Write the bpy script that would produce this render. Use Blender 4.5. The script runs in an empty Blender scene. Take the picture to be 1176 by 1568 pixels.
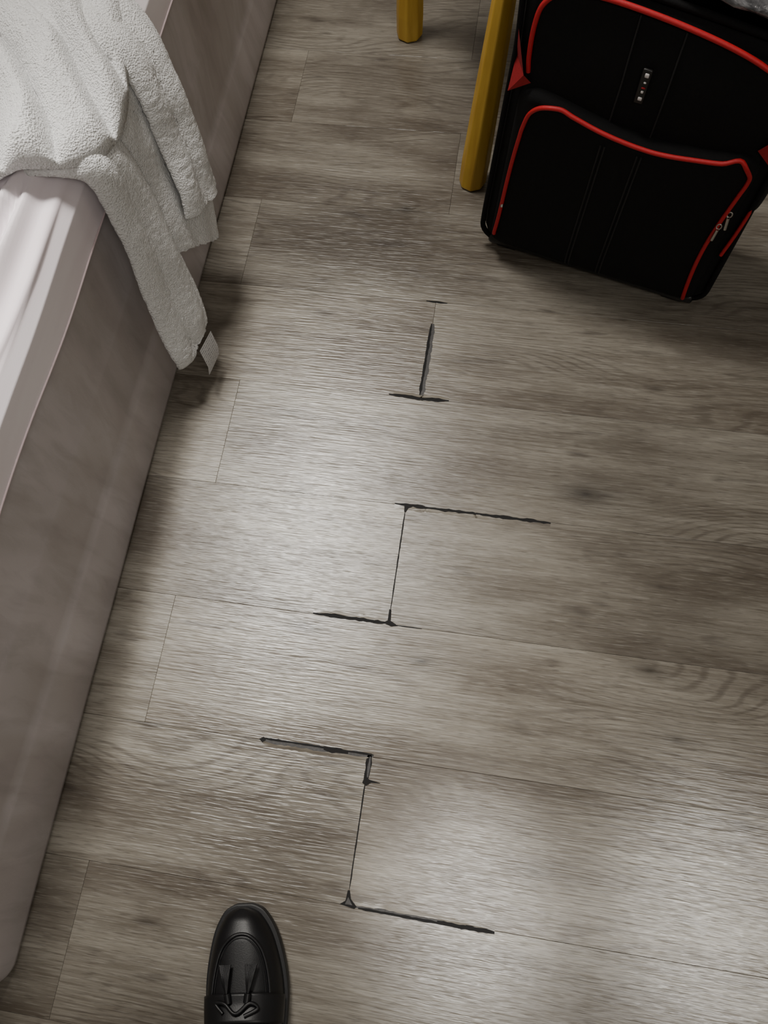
import bpy, bmesh, math, random
from mathutils import Vector, Matrix, noise as mnoise
random.seed(7)
S=bpy.context.scene
COL=S.collection
# ------------------------------------------------------------ node helper
class G:
    def __init__(s,name):
        s.m=bpy.data.materials.new(name); s.m.use_nodes=True
        s.t=s.m.node_tree; s.b=s.t.nodes['Principled BSDF']; s.o=s.t.nodes['Material Output']
    def n(s,typ,**k):
        x=s.t.nodes.new(typ)
        for a,v in k.items(): setattr(x,a,v)
        return x
    def put(s,sock,v):
        if v is None: return
        if isinstance(v,bpy.types.NodeSocket): s.t.links.new(v,sock)
        else:
            if hasattr(sock.default_value,'__len__') and not isinstance(v,(tuple,list)): v=(v,)*len(sock.default_value)
            if hasattr(sock.default_value,'__len__') and len(sock.default_value)==4 and len(v)==3: v=tuple(v)+(1,)
            sock.default_value=v
    def math(s,op,a,b=None,c=None,clamp=False):
        x=s.n('ShaderNodeMath',operation=op,use_clamp=clamp)
        for i,v in enumerate((a,b,c)): s.put(x.inputs[i],v)
        return x.outputs[0]
    def vm(s,op,a,b=None):
        x=s.n('ShaderNodeVectorMath',operation=op); s.put(x.inputs[0],a); s.put(x.inputs[1],b)
        return x.outputs['Value'] if op in('LENGTH','DISTANCE','DOT_PRODUCT') else x.outputs[0]
    def noise(s,vec,scale=1,detail=2,rough=.5,dist=0):
        x=s.n('ShaderNodeTexNoise'); s.put(x.inputs['Vector'],vec); x.inputs['Scale'].default_value=scale
        x.inputs['Detail'].default_value=detail; x.inputs['Roughness'].default_value=rough; x.inputs['Distortion'].default_value=dist
        return x.outputs[0]
    def mr(s,v,a,b,c=0,d=1,smooth=False):
        x=s.n('ShaderNodeMapRange'); 
        if smooth: x.interpolation_type='SMOOTHSTEP'
        for i,q in enumerate((v,a,b,c,d)): s.put(x.inputs[i],q)
        return x.outputs[0]
    def mix(s,f,a,b,mode='MIX'):
        x=s.n('ShaderNodeMix',data_type='RGBA',blend_type=mode); s.put(x.inputs[0],f); s.put(x.inputs[6],a); s.put(x.inputs[7],b)
        return x.outputs[2]
    def bump(s,h,strength=.3,dist=.001):
        x=s.n('ShaderNodeBump'); x.inputs['Strength'].default_value=strength; x.inputs['Distance'].default_value=dist
        s.put(x.inputs['Height'],h); s.t.links.new(x.outputs[0],s.b.inputs['Normal'])
    def obj(s): return s.n('ShaderNodeTexCoord').outputs['Object']
    def set(s,**k):
        for a,v in k.items(): s.put(s.b.inputs[a.replace('_',' ')],v)
        return s
def simple(name,col,rough=.6,nscale=60,var=.15,bump=.2,bd=.001,metal=0,**k):
    g=G(name); o=g.obj(); nz=g.noise(o,nscale,4)
    g.set(Base_Color=g.mix(nz,tuple(c*(1-var) for c in col),tuple(min(1,c*(1+var)) for c in col)),Roughness=rough,Metallic=metal,**k)
    if bump: g.bump(nz,bump,bd)
    return g.m
# ------------------------------------------------------------ mesh helpers
def link(o,parent=None):
    COL.objects.link(o)
    if parent: o.parent=parent
    return o
def mesh(name,verts,faces,mat,parent=None,smooth=True):
    me=bpy.data.meshes.new(name); me.from_pydata([tuple(v) for v in verts],[],faces); me.update()
    bm=bmesh.new(); bm.from_mesh(me); bmesh.ops.recalc_face_normals(bm,faces=bm.faces); bm.to_mesh(me); bm.free()
    if mat: me.materials.append(mat)
    for p in me.polygons: p.use_smooth=smooth
    return link(bpy.data.objects.new(name,me),parent)
def box(name,lo,hi,mat,parent=None,bev=0,seg=3):
    bm=bmesh.new(); bmesh.ops.create_cube(bm,size=1)
    for v in bm.verts: v.co=Vector([(lo[i]+hi[i])/2+v.co[i]*(hi[i]-lo[i]) for i in range(3)])
    if bev: bmesh.ops.bevel(bm,geom=bm.edges[:],offset=bev,segments=seg,profile=.5,affect='EDGES')
    me=bpy.data.meshes.new(name); bm.to_mesh(me); bm.free(); me.materials.append(mat)
    for p in me.polygons: p.use_smooth=bool(bev)
    return link(bpy.data.objects.new(name,me),parent)
def grid(name,fn,nu,nv,mat,parent=None,thick=0,closed=False,off=-1):
    vs=[fn(i/(nu-1),j/(nv-1)) for i in range(nu) for j in range(nv)]
    fs=[(i*nv+j,i*nv+j+1,(i+1)*nv+j+1,(i+1)*nv+j) for i in range(nu-1) for j in range(nv-1)]
    me=bpy.data.meshes.new(name); me.from_pydata([tuple(v) for v in vs],[],fs); me.update()
    me.materials.append(mat)
    for p in me.polygons: p.use_smooth=True
    o=link(bpy.data.objects.new(name,me),parent)
    if thick:
        m=o.modifiers.new('s','SOLIDIFY'); m.thickness=thick; m.offset=off
    return o
def catmull(pts,n=8,closed=False):
    P=[Vector(p) for p in pts]; out=[]
    N=len(P); rng=range(N if closed else N-1)
    for i in rng:
        p0=P[(i-1)%N] if closed or i>0 else P[0]; p1=P[i]; p2=P[(i+1)%N]; p3=P[(i+2)%N] if closed or i+2<N else P[-1]
        for k in range(n):
            t=k/n
            out.append(.5*((2*p1)+(p2-p0)*t+(2*p0-5*p1+4*p2-p3)*t*t+(3*p1-p0-3*p2+p3)*t**3))
    if not closed: out.append(P[-1])
    return out
def tube(name,pts,r,mat,parent=None,closed=False,res=3):
    c=bpy.data.curves.new(name,'CURVE'); c.dimensions='3D'; c.bevel_depth=r; c.bevel_resolution=res; c.use_fill_caps=True
    s=c.splines.new('POLY'); s.points.add(len(pts)-1)
    for p,q in zip(s.points,pts): p.co=(*q,1)
    s.use_cyclic_u=closed; c.materials.append(mat)
    tmp=bpy.data.objects.new(name,c); COL.objects.link(tmp)
    dg=bpy.context.evaluated_depsgraph_get(); dg.update()
    me=bpy.data.meshes.new_from_object(tmp.evaluated_get(dg)); bpy.data.objects.remove(tmp)
    for p in me.polygons: p.use_smooth=True
    me.name=name
    return link(bpy.data.objects.new(name,me),parent)
def empty(name,loc=(0,0,0),rz=0):
    e=bpy.data.objects.new(name,None); e.location=loc; e.rotation_euler=(0,0,rz); e.empty_display_size=.1
    return link(e)
def interp(tab,t):
    for (a,va),(b,vb) in zip(tab,tab[1:]):
        if t<=b:
            f=(t-a)/(b-a) if b>a else 0; f=max(0,f)
            return va+(vb-va)*f
    return tab[-1][1]
# ------------------------------------------------------------ MATERIALS
def floor_mat():
    g=G('wood_vinyl'); o=g.obj()
    at=g.n('ShaderNodeAttribute',attribute_name='rnd').outputs['Fac']
    sep=g.n('ShaderNodeSeparateXYZ'); g.put(sep.inputs[0],o); X,Y=sep.outputs[0],sep.outputs[1]
    comb=g.n('ShaderNodeCombineXYZ'); g.put(comb.inputs[0],g.math('MULTIPLY',at,37.)); g.put(comb.inputs[1],g.math('MULTIPLY',at,91.))
    p=g.vm('ADD',o,comb.outputs[0])
    sc=lambda a,b: g.vm('MULTIPLY',p,(a,b,1))
    kn=[(-.215,.205,.036,1.0),(.185,.47,.040,.9),(-.035,.178,.016,.9),(.29,.21,.024,.7),(-.17,.99,.018,.9),(-.02,1.16,.018,.6),(.42,.02,.03,.6),(.62,.7,.03,.7),(-.30,.555,.02,.6),(.15,-.075,.02,.5),(.33,.12,.018,.6),(-.26,.42,.018,.6)]
    ph=None; dk=None
    for kx,ky,r,a in kn:
        dv=g.vm('SUBTRACT',o,(kx,ky,0))
        d=g.vm('LENGTH',g.vm('MULTIPLY',dv,(.5/r,1.3/r,0)))
        e2=g.math('MULTIPLY',g.math('POWER',2.718,g.math('MULTIPLY',d,-.6)),a*3.0)
        dd=g.vm('LENGTH',g.vm('MULTIPLY',dv,(1.0/r,2.6/r,0)))
        e=g.math('MULTIPLY',g.math('POWER',2.718,g.math('MULTIPLY',dd,-1.2)),a)
        ph=e2 if ph is None else g.math('ADD',ph,e2); dk=e if dk is None else g.math('ADD',dk,e)
    warp=g.noise(sc(2.0,8),1,1,.4)
    phase=g.math('ADD',g.math('MULTIPLY',Y,90.),g.math('ADD',g.math('MULTIPLY',warp,22.),ph))
    fine_w=g.noise(sc(16,110),1,3)
    ring=g.math('SINE',g.math('MULTIPLY',g.math('ADD',phase,g.math('MULTIPLY',fine_w,.55)),6.283))
    ringm=g.math('MULTIPLY',g.mr(ring,.25,.95,0,1),g.mr(g.noise(sc(1.7,7),1,2),.45,.58))
    streak=g.noise(sc(9,240),1,5,.7)
    pore=g.mr(g.noise(sc(40,620),1,2,.5),.56,.66)
    glint=g.mr(g.noise(g.vm('ADD',sc(34,480),(5,9,0)),1,2,.5),.56,.68)
    med=g.noise(sc(2.6,30),1,4,.65)
    cloud=g.noise(sc(2.1,8),1,3,.6)
    spots=g.mr(g.noise(sc(8,36),1,3,.55),.61,.74)
    c=g.mix(g.mr(med,.32,.68),(.112,.095,.073),(.245,.224,.186))
    c=g.mix(g.mr(streak,.40,.64,0,.42),c,(.310,.290,.250))
    c=g.mix(g.mr(cloud,.43,.64,0,.82),c,(.074,.058,.043))
    c=g.mix(g.math('MULTIPLY',ringm,.48),c,(.060,.047,.036))
    c=g.mix(g.math('MULTIPLY',pore,.42),c,(.048,.038,.030))
    c=g.mix(g.math('MULTIPLY',glint,.20),c,(.45,.43,.38))  # fine pale lines: glints on the embossing painted into the base colour
    c=g.mix(g.math('MULTIPLY',spots,.65),c,(.042,.032,.025))
    c=g.mix(g.math('MINIMUM',g.math('MULTIPLY',dk,1.1),.9),c,(.024,.019,.015))
    br=g.math('ADD',.90,g.math('MULTIPLY',g.math('FRACT',g.math('MULTIPLY',at,7.31)),.24))
    hs=g.n('ShaderNodeHueSaturation'); g.put(hs.inputs['Color'],c); g.put(hs.inputs['Value'],br)
    h=g.math('ADD',g.noise(sc(24,360),1,2,.5),g.math('MULTIPLY',g.noise(sc(8,120),1,2),.6))
    g.set(Base_Color=hs.outputs[0],Roughness=g.mr(streak,.3,.7,.25,.39))
    g.bump(h,.65,.0012)
    return g.m
M_floor=floor_mat()
M_gap=simple('gap_dark',(.007,.0065,.0065),.95,200)
M_seam=simple('seam_underlay',(.03,.026,.022),.85,200)  # own dark colour of the underlay between planks
M_chip=simple('chip_grey',(.065,.063,.063),.85,300,.5,.5)
M_wall=simple('wall_paint',(.50,.49,.46),.85,90,.04,.1)
M_ceil=simple('ceiling_paint',(.65,.64,.62),.9,90,.03,.05)
M_trim=simple('trim_white',(.7,.69,.66),.5,50,.03,.05)
def bed_mat():
    g=G('bed_panel_laminate'); o=g.obj()
    a=g.noise(g.vm('MULTIPLY',o,(3,4.2,1.6)),1,3,.5,1.2); b=g.noise(g.vm('MULTIPLY',o,(26,30,7)),1,4,.6,.5)
    c=g.mix(g.mr(a,.35,.65),(.39,.348,.338),(.56,.515,.525))
    c=g.mix(g.mr(b,.45,.72,0,.45),c,(.27,.236,.226))
    g.set(Base_Color=c,Roughness=.42); g.bump(g.math('ADD',b,g.math('MULTIPLY',g.noise(o,420,3),.5)),.25,.0012); return g.m
M_bed=bed_mat()
def cloth(name,ca,cb,scale,bs,bd,rough=.95,sheen=.3,spec=.5):
    g=G(name); o=g.obj(); a=g.noise(o,scale,4,.7); b=g.noise(o,6,2)
    v=g.n('ShaderNodeTexVoronoi'); g.put(v.inputs['Vector'],o); v.inputs['Scale'].default_value=scale*1.3
    g.set(Base_Color=g.mix(g.math('MULTIPLY',g.math('ADD',a,b),.5),ca,cb),Roughness=rough)
    g.b.inputs['Sheen Weight'].default_value=sheen; g.b.inputs['Specular IOR Level'].default_value=spec
    g.bump(g.math('ADD',a,g.math('MULTIPLY',v.outputs[0],.8)),bs,bd); return g.m
M_towel=cloth('terry_cotton',(.86,.86,.855),(1,1,1),330,1,.0034,sheen=.6)
M_band=simple('towel_band',(.95,.95,.94),.8,200,.05,.3)
def labm():
    g=G('care_label'); o=g.obj(); sp=g.n('ShaderNodeSeparateXYZ'); g.put(sp.inputs[0],o)
    ln=g.math('SINE',g.math('MULTIPLY',g.math('SUBTRACT',sp.outputs[2],g.math('MULTIPLY',sp.outputs[1],-.25)),1400.)); nn=g.mr(g.noise(o,700,2),.45,.55)
    g.set(Base_Color=g.mix(g.math('MULTIPLY',g.mr(ln,.2,.5),nn),(.60,.60,.61),(.16,.16,.18)),Roughness=.5); return g.m
M_label=labm()
def sheet_mat():
    g=G('bed_sheet'); o=g.obj()
    w=g.noise(o,700,2); a=g.noise(g.vm('MULTIPLY',o,(14,2.,14)),1,3)
    c=g.mix(g.mr(a,.35,.65),(.74,.64,.685),(.90,.84,.88))
    g.set(Base_Color=c,Roughness=.5); g.b.inputs['Sheen Weight'].default_value=.3; g.bump(w,.15,.0005); return g.m
M_sheet=sheet_mat()
M_pink=simple('sheet_pink_hem',(.62,.50,.52),.8,100)
M_matt=simple('mattress',(.7,.66,.64),.9,80)
M_black=cloth('black_nylon',(.0015,.0015,.0018),(.0048,.0048,.0055),500,.35,.0006,.85,.0,.22)
M_black2=cloth('black_mesh',(.008,.008,.0085),(.016,.016,.017),900,.5,.0008,.75,.0,.4)
M_red=simple('red_piping',(.42,.005,.010),.55,300,.2,.3)
M_redf=simple('red_fabric',(.27,.004,.008),.8,400,.25,.4)
M_plas=simple('black_plastic',(.008,.008,.008),.4,50)
M_metal=simple('zipper_metal',(.55,.54,.5),.3,80,.1,.1,metal=1)
M_white=simple('badge_white',(.65,.62,.62),.5,80,.05,.0)
def yel():
    g=G('yellow_varnished_wood'); o=g.obj(); a=g.noise(g.vm('MULTIPLY',o,(60,60,5)),1,4)
    g.set(Base_Color=g.mix(g.mr(a,.3,.7),(.46,.26,.028),(.64,.41,.06)),Roughness=.4); g.bump(a,.1,.0005); return g.m
M_yel=yel()
def leather():
    g=G('black_leather'); o=g.obj(); v=g.n('ShaderNodeTexVoronoi'); g.put(v.inputs['Vector'],o); v.inputs['Scale'].default_value=700
    g.set(Base_Color=(.004,.004,.005),Roughness=.42); g.b.inputs['Specular IOR Level'].default_value=.4; g.bump(v.outputs[0],.12,.0004); return g.m
M_leather=leather()
M_sole=simple('rubber_sole',(.006,.006,.007),.55,200)
M_sock=simple('black_sock',(.008,.008,.009),.95,500,.3,.5)
def bag():
    g=G('grey_plastic_film'); o=g.obj(); a=g.noise(o,22,4,.6,1.5)
    g.set(Base_Color=g.mix(g.mr(a,.35,.65),(.05,.05,.055),(.20,.20,.21)),Roughness=.28); g.b.inputs['Transmission Weight'].default_value=.1; g.bump(g.noise(o,45,3,.6,1),.7,.005); return g.m
M_bag=bag()
# ------------------------------------------------------------ ROOM
X0,X1,Y0,Y1,ZC=-2.0,1.9,-1.9,2.7,2.42
Y00=-.154; W=.19; L=1.22
vs=[];fs=[];rn=[]
k=-10
while Y00+W*k<Y1:
    ya=max(Y0,Y00+W*k); yb=min(Y1,Y00+W*(k+1))
    if yb>Y0:
        off={1:-.42,3:-.40,-1:-.45,5:-.44}.get(k,-.42) if k%2 else -.09
        n=-3
        while off+L*n<X1:
            xa=max(X0,off+L*n); xb=min(X1,off+L*(n+1)); n+=1
            if xb-xa<.01: continue
            g=.00018; e=.0003; r=random.random(); b=len(vs); zb=-.004
            for z,ins in ((zb,g),(-.0002,g),(0,g+e)):
                vs+= [(xa+ins,ya+ins,z),(xb-ins,ya+ins,z),(xb-ins,yb-ins,z),(xa+ins,yb-ins,z)]
            F=[(b+8,b+9,b+10,b+11)]
            for q in (0,4):
                for i in range(4): F.append((b+q+i,b+q+(i+1)%4,b+q+4+(i+1)%4,b+q+4+i))
            fs+=F; rn+=[r]*len(F)
    k+=1
floor=mesh('floor',vs,fs,M_floor,None,False)
at=floor.data.attributes.new('rnd','FLOAT','FACE')
for i,r in enumerate(rn): at.data[i].value=r
box('subfloor',(X0,Y0,-.08),(X1,Y1,-.003),M_seam,floor)
def sliver(pts,w,mat,name,z=.0004,j=.25,lip=0):
    w*=1.45
    P=[Vector((p[0],p[1],0)) for p in pts]; tot=sum((q-p).length for p,q in zip(P,P[1:])); acc=0; A=[];B=[];C=[];D=[]
    for p,q in zip(P,P[1:]):
        n=max(2,int((q-p).length/.005)); d=(q-p).normalized(); nn=Vector((-d.y,d.x,0)); ln=(q-p).length
        for i in range(n):
            c=p+(q-p)*i/(n-1); s=(acc+ln*i/(n-1)); te=min(1,.45+min(s,tot-s)/.012*.55)
            slow=1+.35*mnoise.noise(Vector((s*40,w*900,1)))
            wa=w*te*slow*(1+random.uniform(-j,j))/2; wb=w*te*slow*(1+random.uniform(-j,j))/2
            A.append(c+nn*wa+Vector((0,0,z))); B.append(c-nn*wb+Vector((0,0,z)))
            if lip:
                e=min(1,min(s,tot-s)/.02); hh=.0013*e*(.8+.5*mnoise.noise(Vector((s*60,3,w*99))))
                sg=1 if lip>0 else -1; we=wa if lip>0 else wb
                C.append(c+nn*sg*we+Vector((0,0,.0002+hh))); D.append(c+nn*sg*(we+.005)+Vector((0,0,.0001)))
        acc+=ln
    n=len(A); mesh(name,A+B,[(i,i+1,n+i+1,n+i) for i in range(n-1)],mat,floor,False)
    if lip: mesh(name+'_lip',C+D,[(i,i+1,n+i+1,n+i) for i in range(n-1)],M_floor,floor,True)
def patch(pts,name,mat,z=.0005):
    mesh(name,[(a,b,z) for a,b in pts],[tuple(range(len(pts)))],mat,floor,False)
R=lambda k:Y00+W*k
J=-.09
sliver([(-.108,R(3)+.001),(-.06,R(3)+.0),(.02,R(3)-.0002),(.135,R(3)-.001)],.0034,M_gap,'gap_1',j=.35,lip=-1)
patch([(J-.004,R(3)+.001),(J+.012,R(3)-.001),(J+.004,R(3)-.005),(J+.001,R(3)-.011),(J-.0015,R(3)-.011),(J-.002,R(3)-.003)],'chip_1',M_gap,.0016)
sliver([(J,R(3)-.01),(J,R(2)+.02)],.0012,M_gap,'joint_1')
sliver([(-.205,R(2)+.001),(J,R(2)+.001)],.0032,M_gap,'gap_2',j=.35,lip=1)
patch([(J-.008,R(2)+.001),(J-.002,R(2)+.005),(J-.002,R(2)+.022),(J+.001,R(2)+.022),(J+.0025,R(2)+.005),(J+.014,R(2)-.001),(J+.004,R(2)-.003)],'chip_2',M_gap,.0016)
sliver([(J+.01,R(2)-.0005),(J+.05,R(2)-.0005)],.0010,M_gap,'gap_2b')
sliver([(-.243,R(1)+.001),(J+.006,R(1)+.001)],.0048,M_chip,'gap_3',j=.3,lip=-1)
sliver([(-.243,R(1)+.0028),(J+.006,R(1)+.0028)],.0020,M_gap,'gap_3b',.0008)
sliver([(-.155,R(1)+.001),(-.12,R(1)+.001)],.0048,M_gap,'gap_3c',.0009)
patch([(-.249,R(1)+.001),(-.243,R(1)+.005),(-.239,R(1)+.001),(-.244,R(1)-.003)],'gap_3d',M_gap,.0009)
sliver([(J+.001,R(1)+.004),(J+.001,R(1)-.036)],.0062,M_gap,'joint_3')
sliver([(J+.002,R(1)+.0),(J+.002,R(1)-.028)],.003,M_chip,'joint_3b',.0008)
patch([(J-.004,R(1)-.036),(J-.002,R(1)-.028),(J+.008,R(1)-.031),(J+.022,R(1)-.033),(J+.008,R(1)-.034),(J+.002,R(1)-.039)],'chip_3',M_gap,.001)
sliver([(J,R(1)-.03),(J,R(0)+.02)],.0011,M_gap,'joint_3c')
patch([(J-.010,R(0)+.0),(J-.003,R(0)+.005),(J-.002,R(0)+.018),(J+.001,R(0)+.018),(J+.004,R(0)+.008),(J+.013,R(0)+.0),(J+.010,R(0)-.003)],'chip_4',M_gap)
patch([(J-.003,R(0)+.001),(J+.0,R(0)+.010),(J+.007,R(0)+.001)],'chip_4b',M_chip,.0009)
sliver([(J+.010,R(0)),(.105,R(0)-.002)],.0034,M_chip,'gap_4',lip=1)
sliver([(J+.015,R(0)-.0012),(.105,R(0)-.003)],.0022,M_gap,'gap_4b',.0008)
sliver([(.03,R(0)-.001),(.105,R(0)-.002)],.0038,M_gap,'gap_4c',.0009)
sliver([(J+.001,R(5)-.045),(J-.001,R(4)+.006)],.0060,M_chip,'joint_5')
sliver([(J-.002,R(5)-.045),(J-.004,R(4)+.006)],.0028,M_gap,'joint_5b',.0008)
sliver([(-.145,R(4)+.002),(J+.0,R(4)-.001),(-.045,R(4)+.001)],.0034,M_gap,'gap_5',lip=1)
sliver([(-.107,R(5)),(-.07,R(5)-.001)],.0026,M_gap,'gap_6')
t=.1
box('wall_left',(X0-t,Y0,-.08),(X0,Y1,ZC),M_wall); box('wall_right',(X1,Y0,-.08),(X1+t,Y1,ZC),M_wall)
box('wall_back',(X0-t,Y1,-.08),(X1+t,Y1+t,ZC),M_wall); box('wall_front',(X0-t,Y0-t,-.08),(X1+t,Y0,ZC),M_wall)
box('ceiling',(X0-t,Y0-t,ZC),(X1+t,Y1+t,ZC+t),M_ceil)
box('baseboard_back',(X0,Y1-.015,.0),(X1,Y1,.09),M_trim,None,.003); box('baseboard_right',(X1-.015,Y0,0),(X1,Y1-.016,.09),M_trim,None,.003)
# ------------------------------------------------------------ BED
bed=empty('bed')
XB=-.512; YB=-.318; YE=2.0; XW=-1.9
prof=[(-.03,.001),(-.004,.001),(0,.004),(.001,.012),(-.008,.078),(-.010,.084),(-.0135,.088),(-.0145,.10),(-.010,.20),(-.0105,.207),(-.0125,.212),(-.010,.30),(-.011,.345),(-.014,.352),(-.03,.352)]
r=.035
path=[]
for y in [YE-(YE-YB-r)*i/40 for i in range(41)]: path.append((XB,y,1,0))
for i in range(1,9):
    a=math.pi/2*i/8; path.append((XB-r+r*math.cos(a),YB+r-r*math.sin(a),math.cos(a),-math.sin(a)))
for i in range(1,8): path.append((XB-r-(XB-r-XW)*i/7,YB,0,-1))
vs=[];np_=len(prof)
for x,y,nx,ny in path:
    for d,z in prof:
        zz=z
        if .07<z<.12 or .2<=z<.22: zz=z+.035*max(0,min(1,(0.6-y)/.9))
        w=.0015*mnoise.noise(Vector((y*4,z*9,x*3)))
        vs.append((x+nx*(d+w),y+ny*(d+w),zz))
mesh('side_panel',vs,[(i*np_+j,i*np_+j+1,(i+1)*np_+j+1,(i+1)*np_+j) for i in range(len(path)-1) for j in range(np_-1)],M_bed,bed)
box('base_core',(XW,YB+.03,.003),(XB-.03,YE,.35),M_bed,bed)
box('mattress',(XW,YB+.02,.30),(XB-.03,YE-.01,.415),M_matt,bed,.03)
def sheetf(u,v):
    y=YE-(YE-(YB+.01))*v
    hem=.343+.005*math.sin(y*7)+.005*mnoise.noise(Vector((y*5,2,0)))
    tab=[(0,Vector((XW,0,.432))),(.62,Vector((-.66,0,.434))),(.74,Vector((-.585,0,.434))),(.80,Vector((-.548,0,.428))),(.85,Vector((-.523,0,.413))),(.90,Vector((-.513,0,.395))),(1,Vector((-.512,0,hem)))]
    p=interp(tab,u).copy(); p.y=y
    for c,wd,h,sl in ((.835,.012,.008,.03),(.80,.013,.020,.10),(.795,.015,.028,.24),(.79,.018,.030,.42),(.78,.020,.030,.62),(.77,.02,.026,.85),(.80,.007,-.010,.17),(.79,.008,-.014,.33),(.785,.009,-.014,.52)):
        dy=y-.66
        cc=c+(sl*dy if dy<0 else -.35*sl*dy)+.010*mnoise.noise(Vector((y*3.,c*20+sl*9,0)))
        a=math.exp(-((u-cc)/wd)**2)*h*(.75+.6*mnoise.noise(Vector((y*2.3,c*7+sl*5,4))))*min(1,.35+abs(dy)*4)
        if u<.82: p.z+=a
        else: p.x+=a*.9; p.z+=a*.3
    p.z+=.004*mnoise.noise(Vector((p.x*9,y*6,1)))
    return p
sh=grid('sheet',sheetf,240,160,M_sheet,bed,.002)
tube('sheet_hem',[sheetf(1.0,i/199)+Vector((.0005,0,0)) for i in range(200)],.0013,M_pink,bed)
# ------------------------------------------------------------ TOWEL
tw=empty('bath_towel')
def lerpv(a,b,t): return a+(b-a)*t
def terry(p): 
    return .0006*mnoise.noise(p*150)+.0006*mnoise.noise(p*260)
def tail(name,A,B,arch,fold,nz,thick=.013):
    CA=catmull(A,24); CB=catmull(B,24); n=len(CA)
    def f(u,v):
        i=min(n-1,int(round(u*(n-1)))); a=CA[i];b=CB[i]; p=lerpv(a,b,v)
        out=Vector((1,0,0)) if u>.35 else Vector((0,0,1))
        if .2<u<.45:
            k=(u-.2)/.25; out=Vector((k,0,1-k)).normalized()
        s=math.sin(v*math.pi)
        q=arch*max(0,s)**.5+fold*math.sin(v*math.pi*3+u*2)*s+nz*mnoise.noise(Vector((u*6,v*3,nz*99)))
        q+=terry(p)
        return p+out*q
    return grid(name,f,n,64,M_towel,tw,thick,off=-1)
A=[(-.66,.60,.440),(-.57,.615,.440),(-.520,.628,.432),(-.499,.638,.405),(-.492,.630,.33),(-.488,.610,.25),(-.484,.592,.175),(-.478,.577,.105),(-.476,.580,.085)]
B=[(-.66,.72,.445),(-.57,.705,.445),(-.520,.695,.435),(-.496,.700,.40),(-.487,.705,.33),(-.480,.698,.25),(-.472,.688,.18),(-.462,.668,.115),(-.458,.655,.092)]
tail('tail_long',A,B,.012,.004,.006)
CA=catmull(A,24);CB=catmull(B,24);n=len(CA)
for b,(u0) in enumerate((.80,.812,.87,.882)):
    i=int(u0*(n-1)); pts=[]
    for j in range(21):
        v=j/20; s_=math.sin(v*math.pi)
        q=.012*max(0,s_)**.5+.004*math.sin(v*math.pi*3+u0*2)*s_+.006*mnoise.noise(Vector((u0*6,v*3,.006*99)))
        pts.append(lerpv(CA[i],CB[i],v)+Vector((q+.0006,0,0)))
    tube('band_%d'%(b+1),pts,.0026,M_band,tw)
A2=[(-.66,.70,.440),(-.57,.71,.44),(-.520,.715,.432),(-.502,.72,.41),(-.495,.725,.36),(-.490,.725,.30),(-.484,.715,.25),(-.478,.705,.20)]
B2=[(-.66,.93,.440),(-.57,.90,.44),(-.520,.88,.430),(-.502,.875,.39),(-.492,.87,.33),(-.484,.865,.25),(-.474,.845,.17),(-.462,.795,.115)]
tail('tail_short',A2,B2,.006,.004,.005)
A3=[(-.70,.80,.46),(-.60,.80,.465),(-.530,.80,.455),(-.494,.80,.42),(-.482,.79,.37),(-.474,.78,.32),(-.466,.765,.27),(-.462,.750,.225)]
B3=[(-.70,.97,.45),(-.62,.96,.455),(-.560,.93,.445),(-.505,.90,.41),(-.488,.885,.37),(-.480,.875,.31),(-.470,.86,.25),(-.462,.845,.185)]
tail('tail_fold',A3,B3,.014,.006,.005)
out=[(-.474,.68),(-.492,.635),(-.54,.598),(-.62,.540),(-.72,.52),(-.86,.58),(-.95,.75),(-.95,.95),(-.86,1.12),(-.72,1.15),(-.60,1.06),(-.55,.95),(-.51,.89),(-.488,.81),(-.472,.735)]
oc=catmull([(a,b,0) for a,b in out],10,True); cen=Vector((-.80,.87,0))
VAL=[[(-.85,.93),(-.74,.87),(-.670,.825),(-.605,.764),(-.550,.692),(-.515,.625)],
[(-.85,1.02),(-.76,.94),(-.693,.905),(-.625,.860),(-.564,.810),(-.520,.75),(-.480,.69)],
[(-.80,1.10),(-.70,.975),(-.645,.935),(-.585,.895),(-.540,.850),(-.500,.79),(-.47,.75)],
[(-.80,.80),(-.70,.77),(-.64,.73),(-.597,.678),(-.565,.59)],
[(-.85,.72),(-.74,.70),(-.68,.66),(-.64,.60),(-.63,.52)]]
VAL=[[Vector((p.x,p.y)) for p in catmull([(a,b,0) for a,b in v],5)] for v in VAL]
def sdist(px,py,pl):
    best=9;sg=1
    for a,b in zip(pl,pl[1:]):
        dx,dy=b.x-a.x,b.y-a.y; t=((px-a.x)*dx+(py-a.y)*dy)/(dx*dx+dy*dy+1e-12); t=max(0,min(1,t))
        ex,ey=px-(a.x+dx*t),py-(a.y+dy*t); d=ex*ex+ey*ey
        if d<best: best=d; sg=1 if dx*ey-dy*ex<0 else -1
    return math.sqrt(best),sg
def massf(u,v):
    i=v*len(oc); i0=int(i)%len(oc); a=lerpv(oc[i0],oc[(i0+1)%len(oc)],i-int(i))
    p=lerpv(cen,a,u)
    edge=(1-u); prof=min(1,edge/.06); prof=math.sqrt(max(0,1-(1-prof)**2))
    wx=p.x+.008*mnoise.noise(Vector((p.x*14,p.y*14,2))); wy=p.y+.008*mnoise.noise(Vector((p.x*14,p.y*14,7)))
    ds=[sdist(wx,wy,v_) for v_ in VAL]
    dm=min(d for d,s in ds)
    z=.466+.014*prof+prof*(.032*(1-math.exp(-(dm/.014)))-.012)
    for d,s in ds:
        z+=prof*(.012*math.exp(-((d-.011)/.011)**2) if s>0 else 0)
    z+=.006*prof*mnoise.noise(Vector((p.x*12,p.y*12,3)))
    z+=terry(p)*1.2
    z-=max(0,(p.x+.545))*.62
    return Vector((p.x,p.y,z))
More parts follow.
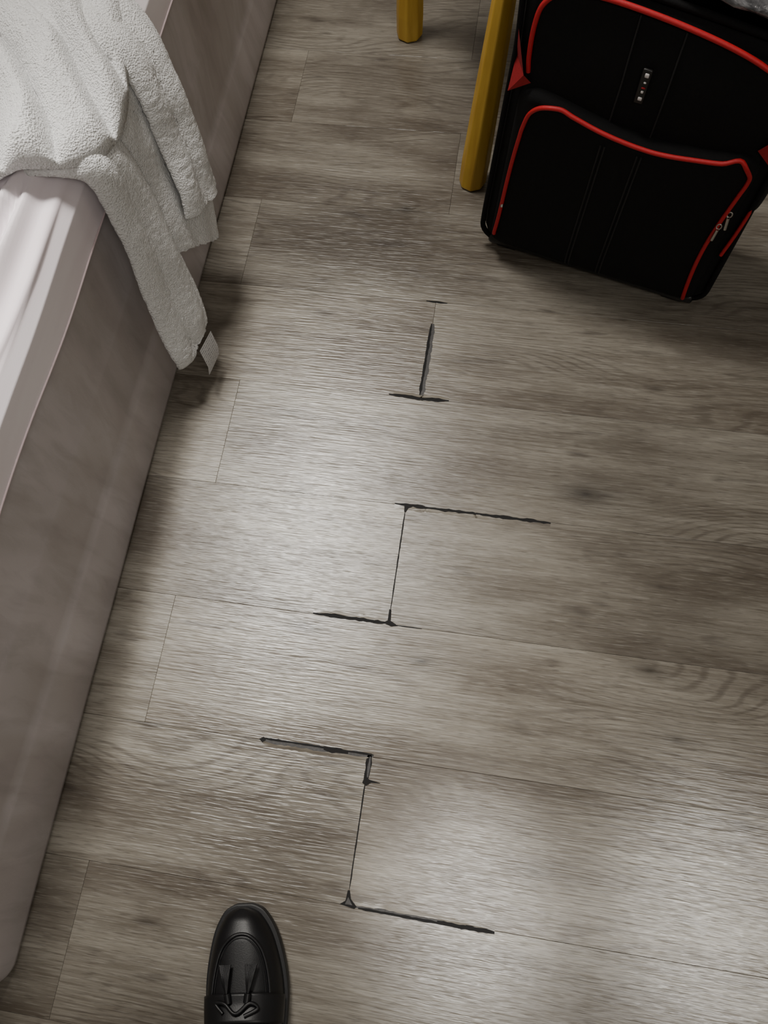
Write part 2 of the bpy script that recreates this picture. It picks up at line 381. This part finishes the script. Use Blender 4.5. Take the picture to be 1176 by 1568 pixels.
grid('folded_pile',massf,140,520,M_towel,tw,.009,off=-1)
# soft body of the pile under its top layer
def coref(u,v):
    i=v*len(oc); i0=int(i)%len(oc); a=lerpv(oc[i0],oc[(i0+1)%len(oc)],i-int(i)); p=lerpv(cen,a,min(u*1.0,1)*.93)
    return Vector((p.x,p.y,.466-max(0,p.x+.545)*.62-.012*max(0,u-.9)*10))
grid('pile_under_layer',coref,12,150,M_towel,tw,.014,off=-1)
lab=mesh('care_label',[(-.440,.596,.098),(-.436,.642,.086),(-.430,.634,.056),(-.434,.588,.064),(-.431,.628,.040),(-.435,.582,.048)],[(0,1,2,3),(3,2,4,5)],M_label,tw)
# ------------------------------------------------------------ SUITCASE
ang=math.atan2(-.097,.357)
sc_=empty('suitcase',(-.028,.918,0),ang)
SW,SD,SH=.386,.16,.505
def rbox(name,lo,hi,mat,rad,parent,seg=6):
    bm=bmesh.new(); bmesh.ops.create_cube(bm,size=1)
    for v in bm.verts: v.co=Vector([(lo[i]+hi[i])/2+v.co[i]*(hi[i]-lo[i]) for i in range(3)])
    bmesh.ops.subdivide_edges(bm,edges=bm.edges[:],cuts=7,use_grid_fill=True)
    me=bpy.data.meshes.new(name); bm.to_mesh(me); bm.free(); me.materials.append(mat)
    o=link(bpy.data.objects.new(name,me),parent)
    m=o.modifiers.new('b','BEVEL'); m.width=rad; m.segments=seg; m.limit_method='ANGLE'; m.angle_limit=math.radians(60); m.use_clamp_overlap=False
    for p in me.polygons: p.use_smooth=True
    return o
rbox('body',(0,.002,.022),(SW,SD,SH),M_black,.026,sc_)
xa,xb=.018,SW-.016
PT=catmull([(0,.360,0),(.15,.358,0),(.35,.345,0),(.55,.336,0),(.75,.338,0),(.9,.343,0),(1,.345,0)],10)
def ptop(x):
    t=max(0,min(1,(x-xa)/(xb-xa)))
    for a,b in zip(PT,PT[1:]):
        if t<=b.x: return a.y+(b.y-a.y)*(t-a.x)/max(1e-9,b.x-a.x)
    return PT[-1].y
def pocket(u,v):
    x=xa+(xb-xa)*u; zt=ptop(x); zb=.028
    rc=.035
    dx=min(x-xa,xb-x)
    if dx<rc: zt-=rc-math.sqrt(max(0,rc*rc-(rc-dx)**2)); zb+=.3*(rc-math.sqrt(max(0,rc*rc-(rc-dx)**2)))
    z=zb+(zt-zb)*v
    e=min(u,1-u)/.10; e=min(1,e); ez=min(v/.10,(1-v)/.045); ez=min(1,max(0,ez))
    f=lambda q: math.sqrt(max(0,1-(1-q)**2))
    d=f(e)*f(ez)*(.012+.026*v**.8*math.sin(math.pi*min(1,max(0,u)))**.5)
    d+=.002*mnoise.noise(Vector((x*14,z*9,0)))*f(e)*f(ez)
    return Vector((x,.004-d,z))
grid('front_pocket',pocket,90,70,M_black,sc_,.004,off=1)
def onp(x,z,o=0):
    u=(x-xa)/(xb-xa); rc=.035; zt=ptop(x); zb=.028; dx=min(x-xa,xb-x)
    if dx<rc: zt-=rc-math.sqrt(max(0,rc*rc-(rc-dx)**2)); zb+=.3*(rc-math.sqrt(max(0,rc*rc-(rc-dx)**2)))
    v=max(0,min(1,(z-zb)/(zt-zb))); p=pocket(u,v); p.y-=o; return p
pp=[]
for i in range(13):
    z=.055+.02*i; pp.append((xa+.006+.014*(i/12)+.002*math.sin(z*20),z))
pp+=[(xa+.026,.325),(xa+.042,.343)]
for i in range(1,12):
    x=xa+.042+(xb-xa-.07)*i/12; pp.append((x,ptop(x)-.008))
pp+=[(xb-.028,ptop(xb-.03)-.006),(xb-.011,.315)]
for i in range(14):
    z=.300-.02*i; pp.append((xb-.008-.010*math.sin(i/13*math.pi)-.006*(i/13),z))
tube('pocket_piping',[onp(p.x,p.y,.0025) for p in catmull([(a,b,0) for a,b in pp],5)],.0031,M_red,sc_)
for sx,nm in ((.155,'seam_a'),(.208,'seam_b')):
    for k_ in (0,.006):
        tube(nm+('_1' if k_ else '_0'),[onp(sx+k_,.035+i*.0148,.0006) for i in range(20)],.0013,M_black2,sc_)
up=[(.026,.372),(.022,.40),(.024,.44),(.032,.468),(.055,.488),(.10,.497),(.185,.497),(.27,.491),(.325,.480),(.350,.462),(.362,.43),(.366,.39),(.366,.36)]
UP=catmull([(a,-.004,b) for a,b in up],6)
tube('panel_piping',[p for p in UP],.0034,M_red,sc_)
def upf(u,v):
    x=.023+(.364-.023)*u; zt=.496-.010*u; rc=.04; dx=min(x-.023,.364-x)
    if dx<rc: zt-=rc-math.sqrt(max(0,rc*rc-(rc-dx)**2))
    z=.31+(zt-.31)*v
    return Vector((x,-.003-.010*max(0,math.sin(u*math.pi))**.5*math.sin(min(1,(1-v)*1.6)*math.pi/2),z))
grid('upper_panel',upf,50,30,M_black,sc_,.004,off=1)
for sx in (.155,.215):
    tube('upper_seam',[upf((sx-.023)/.341,i/19)+Vector((0,-.001,0)) for i in range(20)],.0012,M_black2,sc_)
mesh('gusset_left',[(.002,-.001,.425),(.022,-.012,.372),(.034,-.010,.362),(.002,-.004,.335),(.001,.012,.38)],[(0,1,4),(1,2,3),(1,3,4)],M_redf,sc_,False)
mesh('gusset_right',[(SW-.001,-.001,.43),(SW-.020,-.012,.372),(SW-.032,-.010,.352),(SW-.002,-.006,.325),(SW+.0015,.02,.38)],[(0,1,4),(1,2,3),(1,3,4)],M_redf,sc_,False)
tube('side_piping',catmull([(SW+.0015,.012,.40),(SW+.002,.014,.33),(SW+.002,.012,.26),(SW-.002,.006,.20),(SW-.008,.0,.15)],8),.0028,M_red,sc_)
def rrect(y,x0,x1,z0,z1,r_,n_=6):
    o=[]
    cs=((x1-r_,z1-r_,0),(x0+r_,z1-r_,90),(x0+r_,z0+r_,180),(x1-r_,z0+r_,270))
    for cx,cz,a0 in cs:
        for i in range(n_+1):
            a=math.radians(a0+90*i/n_); o.append(Vector((cx+r_*math.cos(a),y,cz+r_*math.sin(a))))
    o2=[]
    for i in range(len(o)):
        p,q=o[i],o[(i+1)%len(o)]; m=max(1,int((q-p).length/.03))
        for k in range(m): o2.append(p+(q-p)*k/m)
    return o2
tube('front_rim',rrect(.012,-.001,SW+.001,.021,SH+.001,.03),.0045,M_black,sc_,True)
tube('back_rim',rrect(SD-.012,-.001,SW+.001,.021,SH+.001,.03),.0045,M_black,sc_,True)
tube('zip_track',rrect(.045,-.001,SW+.001,.021,SH+.001,.03),.003,M_plas,sc_,True)
box('badge_plate',(.177,-.0165,.378),(.190,-.012,.432),M_plas,sc_,.002)
for i,(z,h,m) in enumerate(((.423,.010,M_white),(.411,.006,M_white),(.402,.006,M_redf),(.396,.007,M_white),(.386,.008,M_white))):
    box('badge_mark_%d'%i,(.1815+.001*(i%2),-.0178,z-h/2+.002),(.186+.001*((i+1)%2),-.0160,z+h/2-.001),m,sc_,.0008,1)
def pull(nm,x,z,tilt=0):
    p=onp(x,z,.004)
    tube(nm+'_ring',[p+Vector((.0034*math.cos(a*math.pi/6),-.002,.0050*math.sin(a*math.pi/6))) for a in range(12)],.0010,M_metal,sc_,True)
    tube(nm+'_tab',[p+Vector((0,-.004,-.004)),p+Vector((tilt,-.006,-.024))],.0022,M_metal,sc_)
pull('zip_pull_1',xb-.010,.245,.003); pull('zip_pull_2',xb-.016,.222,-.001)
q=onp(xa+.012,.135,.002); tube('zip_stud',[q,q+Vector((.001,-.004,-.005))],.0024,M_metal,sc_)
box('base_tray',(.012,.006,.012),(SW-.012,SD-.004,.03),M_plas,sc_,.006)
for x in (.045,SW-.045):
    tube('wheel',[(x-.012,SD-.018,.0205),(x+.012,SD-.018,.0205)],.020,M_plas,sc_,res=8)
    box('foot',(x-.018,.014,.001),(x+.018,.032,.014),M_plas,sc_,.003)
tube('side_handle',catmull([(SW,.08,.17),(SW+.012,.08,.18),(SW+.015,.08,.25),(SW+.012,.08,.32),(SW,.08,.33)],6),.006,M_black2,sc_)
for o in sc_.children:
    for v in o.data.vertices:
        c=v.co; k=max(0,min(1,(c.z-.06)/.34)); x=c.x
        c.x=x+.024*k*(1-x/SW); c.z-=.034*max(0,min(1,x/SW))**1.3*max(0,min(1,(c.z-.40)/.08))
# ------------------------------------------------------------ plastic bag resting on the case
def bagf(u,v):
    th=v*2*math.pi; ph=u*math.pi
    r1=1+.16*mnoise.noise(Vector((math.cos(th)*2.1,math.sin(th)*2.1,ph*1.7)))+.06*mnoise.noise(Vector((math.cos(th)*7,math.sin(th)*7,ph*6)))
    x=.130*math.sin(ph)*math.cos(th)*r1; y=.078*math.sin(ph)*math.sin(th)*r1; z=.026*math.cos(ph)*r1
    return Vector((x,y,max(z,-.016)))
bg=grid('plastic_bag',bagf,50,100,M_bag)
bg.location=(.275,.922,SH+.004); bg.rotation_euler=(0,math.radians(5),ang)
# ------------------------------------------------------------ CHAIR
ch=empty('wooden_chair')
Lg=[(-.056,1.062),(-.222,1.425),(.308,1.232),(.138,1.595)]
tops=[(-.022,1.090),(-.205,1.41),(.29,1.245),(.125,1.565)]
def leg(nm,a,b,z1,w=.048,z0=0):
    rot=math.radians(-25); vs=[];fs=[]
    lv=[(0,.82),(.004,.88),(.05,.90),(.2,.78),(.36,.62),(z1,.66)] if z0==0 else [(z0,1),(z1-.02,.95),(z1,.8)]
    for z,s in lv:
        cx=a[0]+(b[0]-a[0])*(z-z0)/(z1-z0); cy=a[1]+(b[1]-a[1])*(z-z0)/(z1-z0)
        for i in range(8):
            A_=math.radians(22.5+45*i)+rot; rr=w/2*1.08*s
            vs.append((cx+rr*math.cos(A_),cy+rr*math.sin(A_),z+.0005))
    for k in range(len(lv)-1):
        for i in range(8): fs.append((k*8+i,k*8+(i+1)%8,k*8+8+(i+1)%8,k*8+8+i))
    fs.append(tuple(range(7,-1,-1))); fs.append(tuple(range((len(lv)-1)*8,len(lv)*8)))
    o=mesh(nm,vs,fs,M_yel,ch,False)
    m=o.modifiers.new('b','BEVEL'); m.width=.002; m.segments=2
for i,(a,b) in enumerate(zip(Lg,tops)): leg('leg_%d'%(i+1),a,b,.43,.052 if i!=1 else .056)
def rail(nm,a,b,z0,z1,th=.02):
    a=Vector(a);b=Vector(b); d=(b-a).normalized(); n=Vector((-d.y,d.x))*th/2
    vs=[(*(p+s*n),z) for z in (z0,z1) for p in (a,b) for s in (1,-1)]
    mesh(nm,vs,[(0,1,3,2),(4,5,7,6),(0,1,5,4),(2,3,7,6),(0,2,6,4),(1,3,7,5)],M_yel,ch,False)
for i,(p,q) in enumerate(((0,1),(1,3),(3,2),(2,0))): rail('apron_%d'%(i+1),tops[p],tops[q],.39,.435)
c0=sum((Vector(s) for s in tops),Vector((0,0)))/4
sv=[];n=28
for z,s in ((.435,1.0),(.440,1.03),(.455,1.03),(.460,1.0)):
    for i in range(n):
        a=2*math.pi*i/n; e=4
        cx=abs(math.cos(a))**(2/e)*math.copysign(1,math.cos(a)); cy=abs(math.sin(a))**(2/e)*math.copysign(1,math.sin(a))
        ux=Vector((.36,.17)).normalized(); uy=Vector((-.17,.36)).normalized()
        p=c0+ux*cx*.190*s+uy*cy*.190*s; sv.append((p.x,p.y,z))
sf=[(k*n+i,k*n+(i+1)%n,k*n+n+(i+1)%n,k*n+n+i) for k in range(3) for i in range(n)]+[tuple(range(n-1,-1,-1)),tuple(range(3*n,4*n))]
mesh('seat',sv,sf,M_yel,ch,False)
bp=[(tops[1][0]-.01,tops[1][1]+.03),(tops[3][0]-.01,tops[3][1]+.03)]
leg('back_post_1',tops[1],bp[0],.88,.034,.44); leg('back_post_2',tops[3],bp[1],.88,.034,.44)
for z in (.62,.72,.82): rail('back_slat',(bp[0][0]+.002,bp[0][1]-.008),(bp[1][0]+.002,bp[1][1]-.008),z,z+.05,.016)
# ------------------------------------------------------------ LOAFER
lo=empty('loafer',(-.222,-.174,0),math.radians(11))
wid=[(0,.006),(.003,.0150),(.010,.0245),(.03,.0365),(.06,.0450),(.09,.0490),(.12,.0480),(.16,.043),(.20,.037),(.24,.035),(.26,.030),(.271,.018),(.275,.006)]
wc=catmull([(a,b,0) for a,b in wid],6)
def halfw(s):
    for a,b in zip(wc,wc[1:]):
        if a.x<=s<=b.x+1e-9: return max(0,a.y+(b.y-a.y)*((s-a.x)/max(1e-9,b.x-a.x)))
    return .005
def cxo(s): return .006*math.sin(s/.275*math.pi)
SZ=.018
topz=[(0,.034),(.01,.044),(.03,.052),(.06,.057),(.10,.064),(.13,.076),(.16,.080),(.20,.080),(.25,.082),(.275,.060)]
ns=56;nr=28; vs=[];fs=[]
def upper(s,a):
    th=math.pi*a; e=2.6; c=math.cos(th); sn=max(0,math.sin(th))
    hw=halfw(s)-.001; zt=interp(topz,s)
    X=hw*math.copysign(abs(c)**(2/e),c); Z=(zt-SZ)*abs(sn)**(2/e)
    return Vector((cxo(s)-X,-s,SZ+Z))
svals=[.275*(.5-.5*math.cos(math.pi*i/(ns-1))) for i in range(ns)]
svals[0]=.0002; svals[-1]=.2748
for s in svals:
    for j in range(nr): vs.append(upper(s,j/(nr-1)))
for i in range(ns-1):
    for j in range(nr-1):
        if svals[i]>.150 and svals[i+1]<.262 and 8<=j<nr-9: continue
        fs.append((i*nr+j,i*nr+j+1,(i+1)*nr+j+1,(i+1)*nr+j))
fs.append(tuple(range(nr))); fs.append(tuple(range((ns-1)*nr,ns*nr)))
up_=mesh('upper',vs,fs,M_leather,lo)
def sole(nm,z0,z1,grow,smin=0,smax=.275,mat=M_sole):
    o=[];N=60
    for i in range(N):
        s=smin+(smax-smin)*(.5-.5*math.cos(math.pi*i/(N-1))); o.append((cxo(s)-halfw(s)-grow,-s))
    for i in range(N-1,-1,-1):
        s=smin+(smax-smin)*(.5-.5*math.cos(math.pi*i/(N-1))); o.append((cxo(s)+halfw(s)+grow,-s))
    n=len(o); mid=-(smin+smax)/2; o=[(a,mid+(b-mid)*(1+2*grow/(smax-smin))) for a,b in o]
    v=[(a,b,z0) for a,b in o]+[(a,b,z1) for a,b in o]
    f=[(i,(i+1)%n,n+(i+1)%n,n+i) for i in range(n)]+[tuple(range(n)),tuple(range(n,2*n))]
    ob=mesh(nm,v,f,mat,lo,False); m=ob.modifiers.new('b','BEVEL'); m.width=.002; m.segments=2; m.limit_method='ANGLE'
sole('sole',.006,.020,.0035); sole('heel',.0005,.0065,.002,.20,.275); sole('forefoot_tread',.0005,.0065,.002,.0,.15)
def onu(x,s,o=.001):
    hw=halfw(s)-.001; X=(x-cxo(s)); X=max(-hw*.999,min(hw*.999,X)); e=2.6
    c=abs(X/hw)**(e/2) if hw>0 else 0; sn=math.sqrt(max(0,1-c*c)); zt=interp(topz,s)
    return Vector((x,-s,SZ+(zt-SZ)*sn**(2/e)+o))
U=[(-.036,.135),(-.0365,.10),(-.034,.07),(-.027,.045),(-.014,.031),(0,.027),(.014,.031),(.027,.045),(.036,.07),(.040,.10),(.040,.135)]
UU=catmull([(a*.95+.004,b,0) for a,b in U],8)
tube('apron_seam',[onu(p.x,p.y,.0008) for p in UU],.0022,M_leather,lo)
tube('apron_stitch',[onu(p.x*.9,p.y+.004,.0004) for p in UU],.0009,M_leather,lo)
def strap(u,v):
    s=.098+.030*v-.010*math.sin(u*math.pi); a=.06+.88*u
    p=upper(s,a); c=Vector((cxo(s),-s,SZ)); d=(p-c).normalized(); return p+d*.0035
grid('saddle_strap',strap,40,10,M_leather,lo,.003,off=-1)
for sx,dr in ((-.010,-.35),(.012,.25)):
    b0=onu(sx+.004,.098,.006)
    tube('tassel_knot',[b0,b0+Vector((dr*.006,.010,0))],.0042,M_leather,lo)
    for i in range(9):
        a=(i-4)/4; tube('tassel_strand',catmull([b0+Vector((dr*.006,.008,.001)),b0+Vector((dr*.012+a*.003,.022,.002-abs(a)*.001)),b0+Vector((dr*.018+a*.0065,.040,-.002-abs(a)*.002))],4),.0013,M_leather,lo,res=1)
tube('lace_bow',catmull([onu(-.012,.108,.006),onu(-.022,.098,.009),onu(-.010,.098,.009),onu(.004,.108,.008),onu(.020,.098,.009),onu(.030,.104,.008),onu(.014,.111,.006)],6),.0022,M_leather,lo)
col=catmull([upper(.152,.30),upper(.150,.5),upper(.152,.70),upper(.18,.74),upper(.22,.74),upper(.258,.66),upper(.262,.5),upper(.258,.34),upper(.22,.28),upper(.18,.27)],6,True)
tube('collar',col,.0035,M_leather,lo,True)
def sock(u,v):
    th=2*math.pi*v; z=.05+.25*u
    cy=-.205-.02*u; a=.030+.004*math.sin(u*3)+.012*u; b=.045-.008*min(1,u*3)+.008*u
    return Vector((cxo(.2)+a*math.cos(th),cy+b*math.sin(th),z))
grid('sock',sock,30,32,M_sock,lo,.002)
# ------------------------------------------------------------ LIGHTS
def area(nm,loc,tgt,size,pw,col=(1,.955,.885),shape='DISK'):
    l=bpy.data.lights.new(nm,'AREA'); l.shape=shape; l.size=size; l.energy=pw; l.color=col
    o=link(bpy.data.objects.new(nm,l)); o.location=loc; o.rotation_euler=(Vector(tgt)-Vector(loc)).to_track_quat('-Z','Y').to_euler()
def spot(nm,loc,tgt,deg,blend,pw,rad=.05,col=(1,.97,.91)):
    l=bpy.data.lights.new(nm,'SPOT'); l.spot_size=math.radians(deg); l.spot_blend=blend; l.energy=pw; l.shadow_soft_size=rad; l.color=col
    o=link(bpy.data.objects.new(nm,l)); o.location=loc; o.rotation_euler=(Vector(tgt)-Vector(loc)).to_track_quat('-Z','Y').to_euler()
area('ceiling_panel_light',(-.6,1.25,2.36),(-.6,.95,0),.5,40)
area('added_fill_light',(.6,-.8,2.38),(.1,-.2,0),.9,19)  # added soft fill to lift the bed panel and near floor
spot('added_spot_a',(-.78,.93,2.38),(-.27,.26,0),27,1,215,.12)  # added spot, cone aimed to make a bright floor pool near the bed
spot('added_spot_b',(.20,-.42,2.38),(.06,-.14,0),9,1,170,.06)  # added narrow spot; dark around its pool stands in for a person's shadow
spot('added_spot_c',(1.1,-.35,2.38),(.42,-.10,0),11,1,150,.06)  # added narrow spot for the bright floor patch at lower right
w=bpy.data.worlds.new('w'); S.world=w; w.use_nodes=True; w.node_tree.nodes['Background'].inputs[0].default_value=(.6,.65,.7,1); w.node_tree.nodes['Background'].inputs[1].default_value=.3
# ------------------------------------------------------------ CAMERA
a,b,c=.3506,.0553,.1471
Mx=Matrix.Rotation(c,4,'Z')@Matrix.Rotation(b,4,'Y')@Matrix.Rotation(a,4,'X')
cam=bpy.data.cameras.new('camera'); cam.sensor_fit='HORIZONTAL'; cam.sensor_width=36; cam.lens=36*1178/1176; cam.clip_start=.02
co=link(bpy.data.objects.new('camera',cam)); co.matrix_world=Matrix.Translation((0,0,1.1314))@Mx
S.camera=co
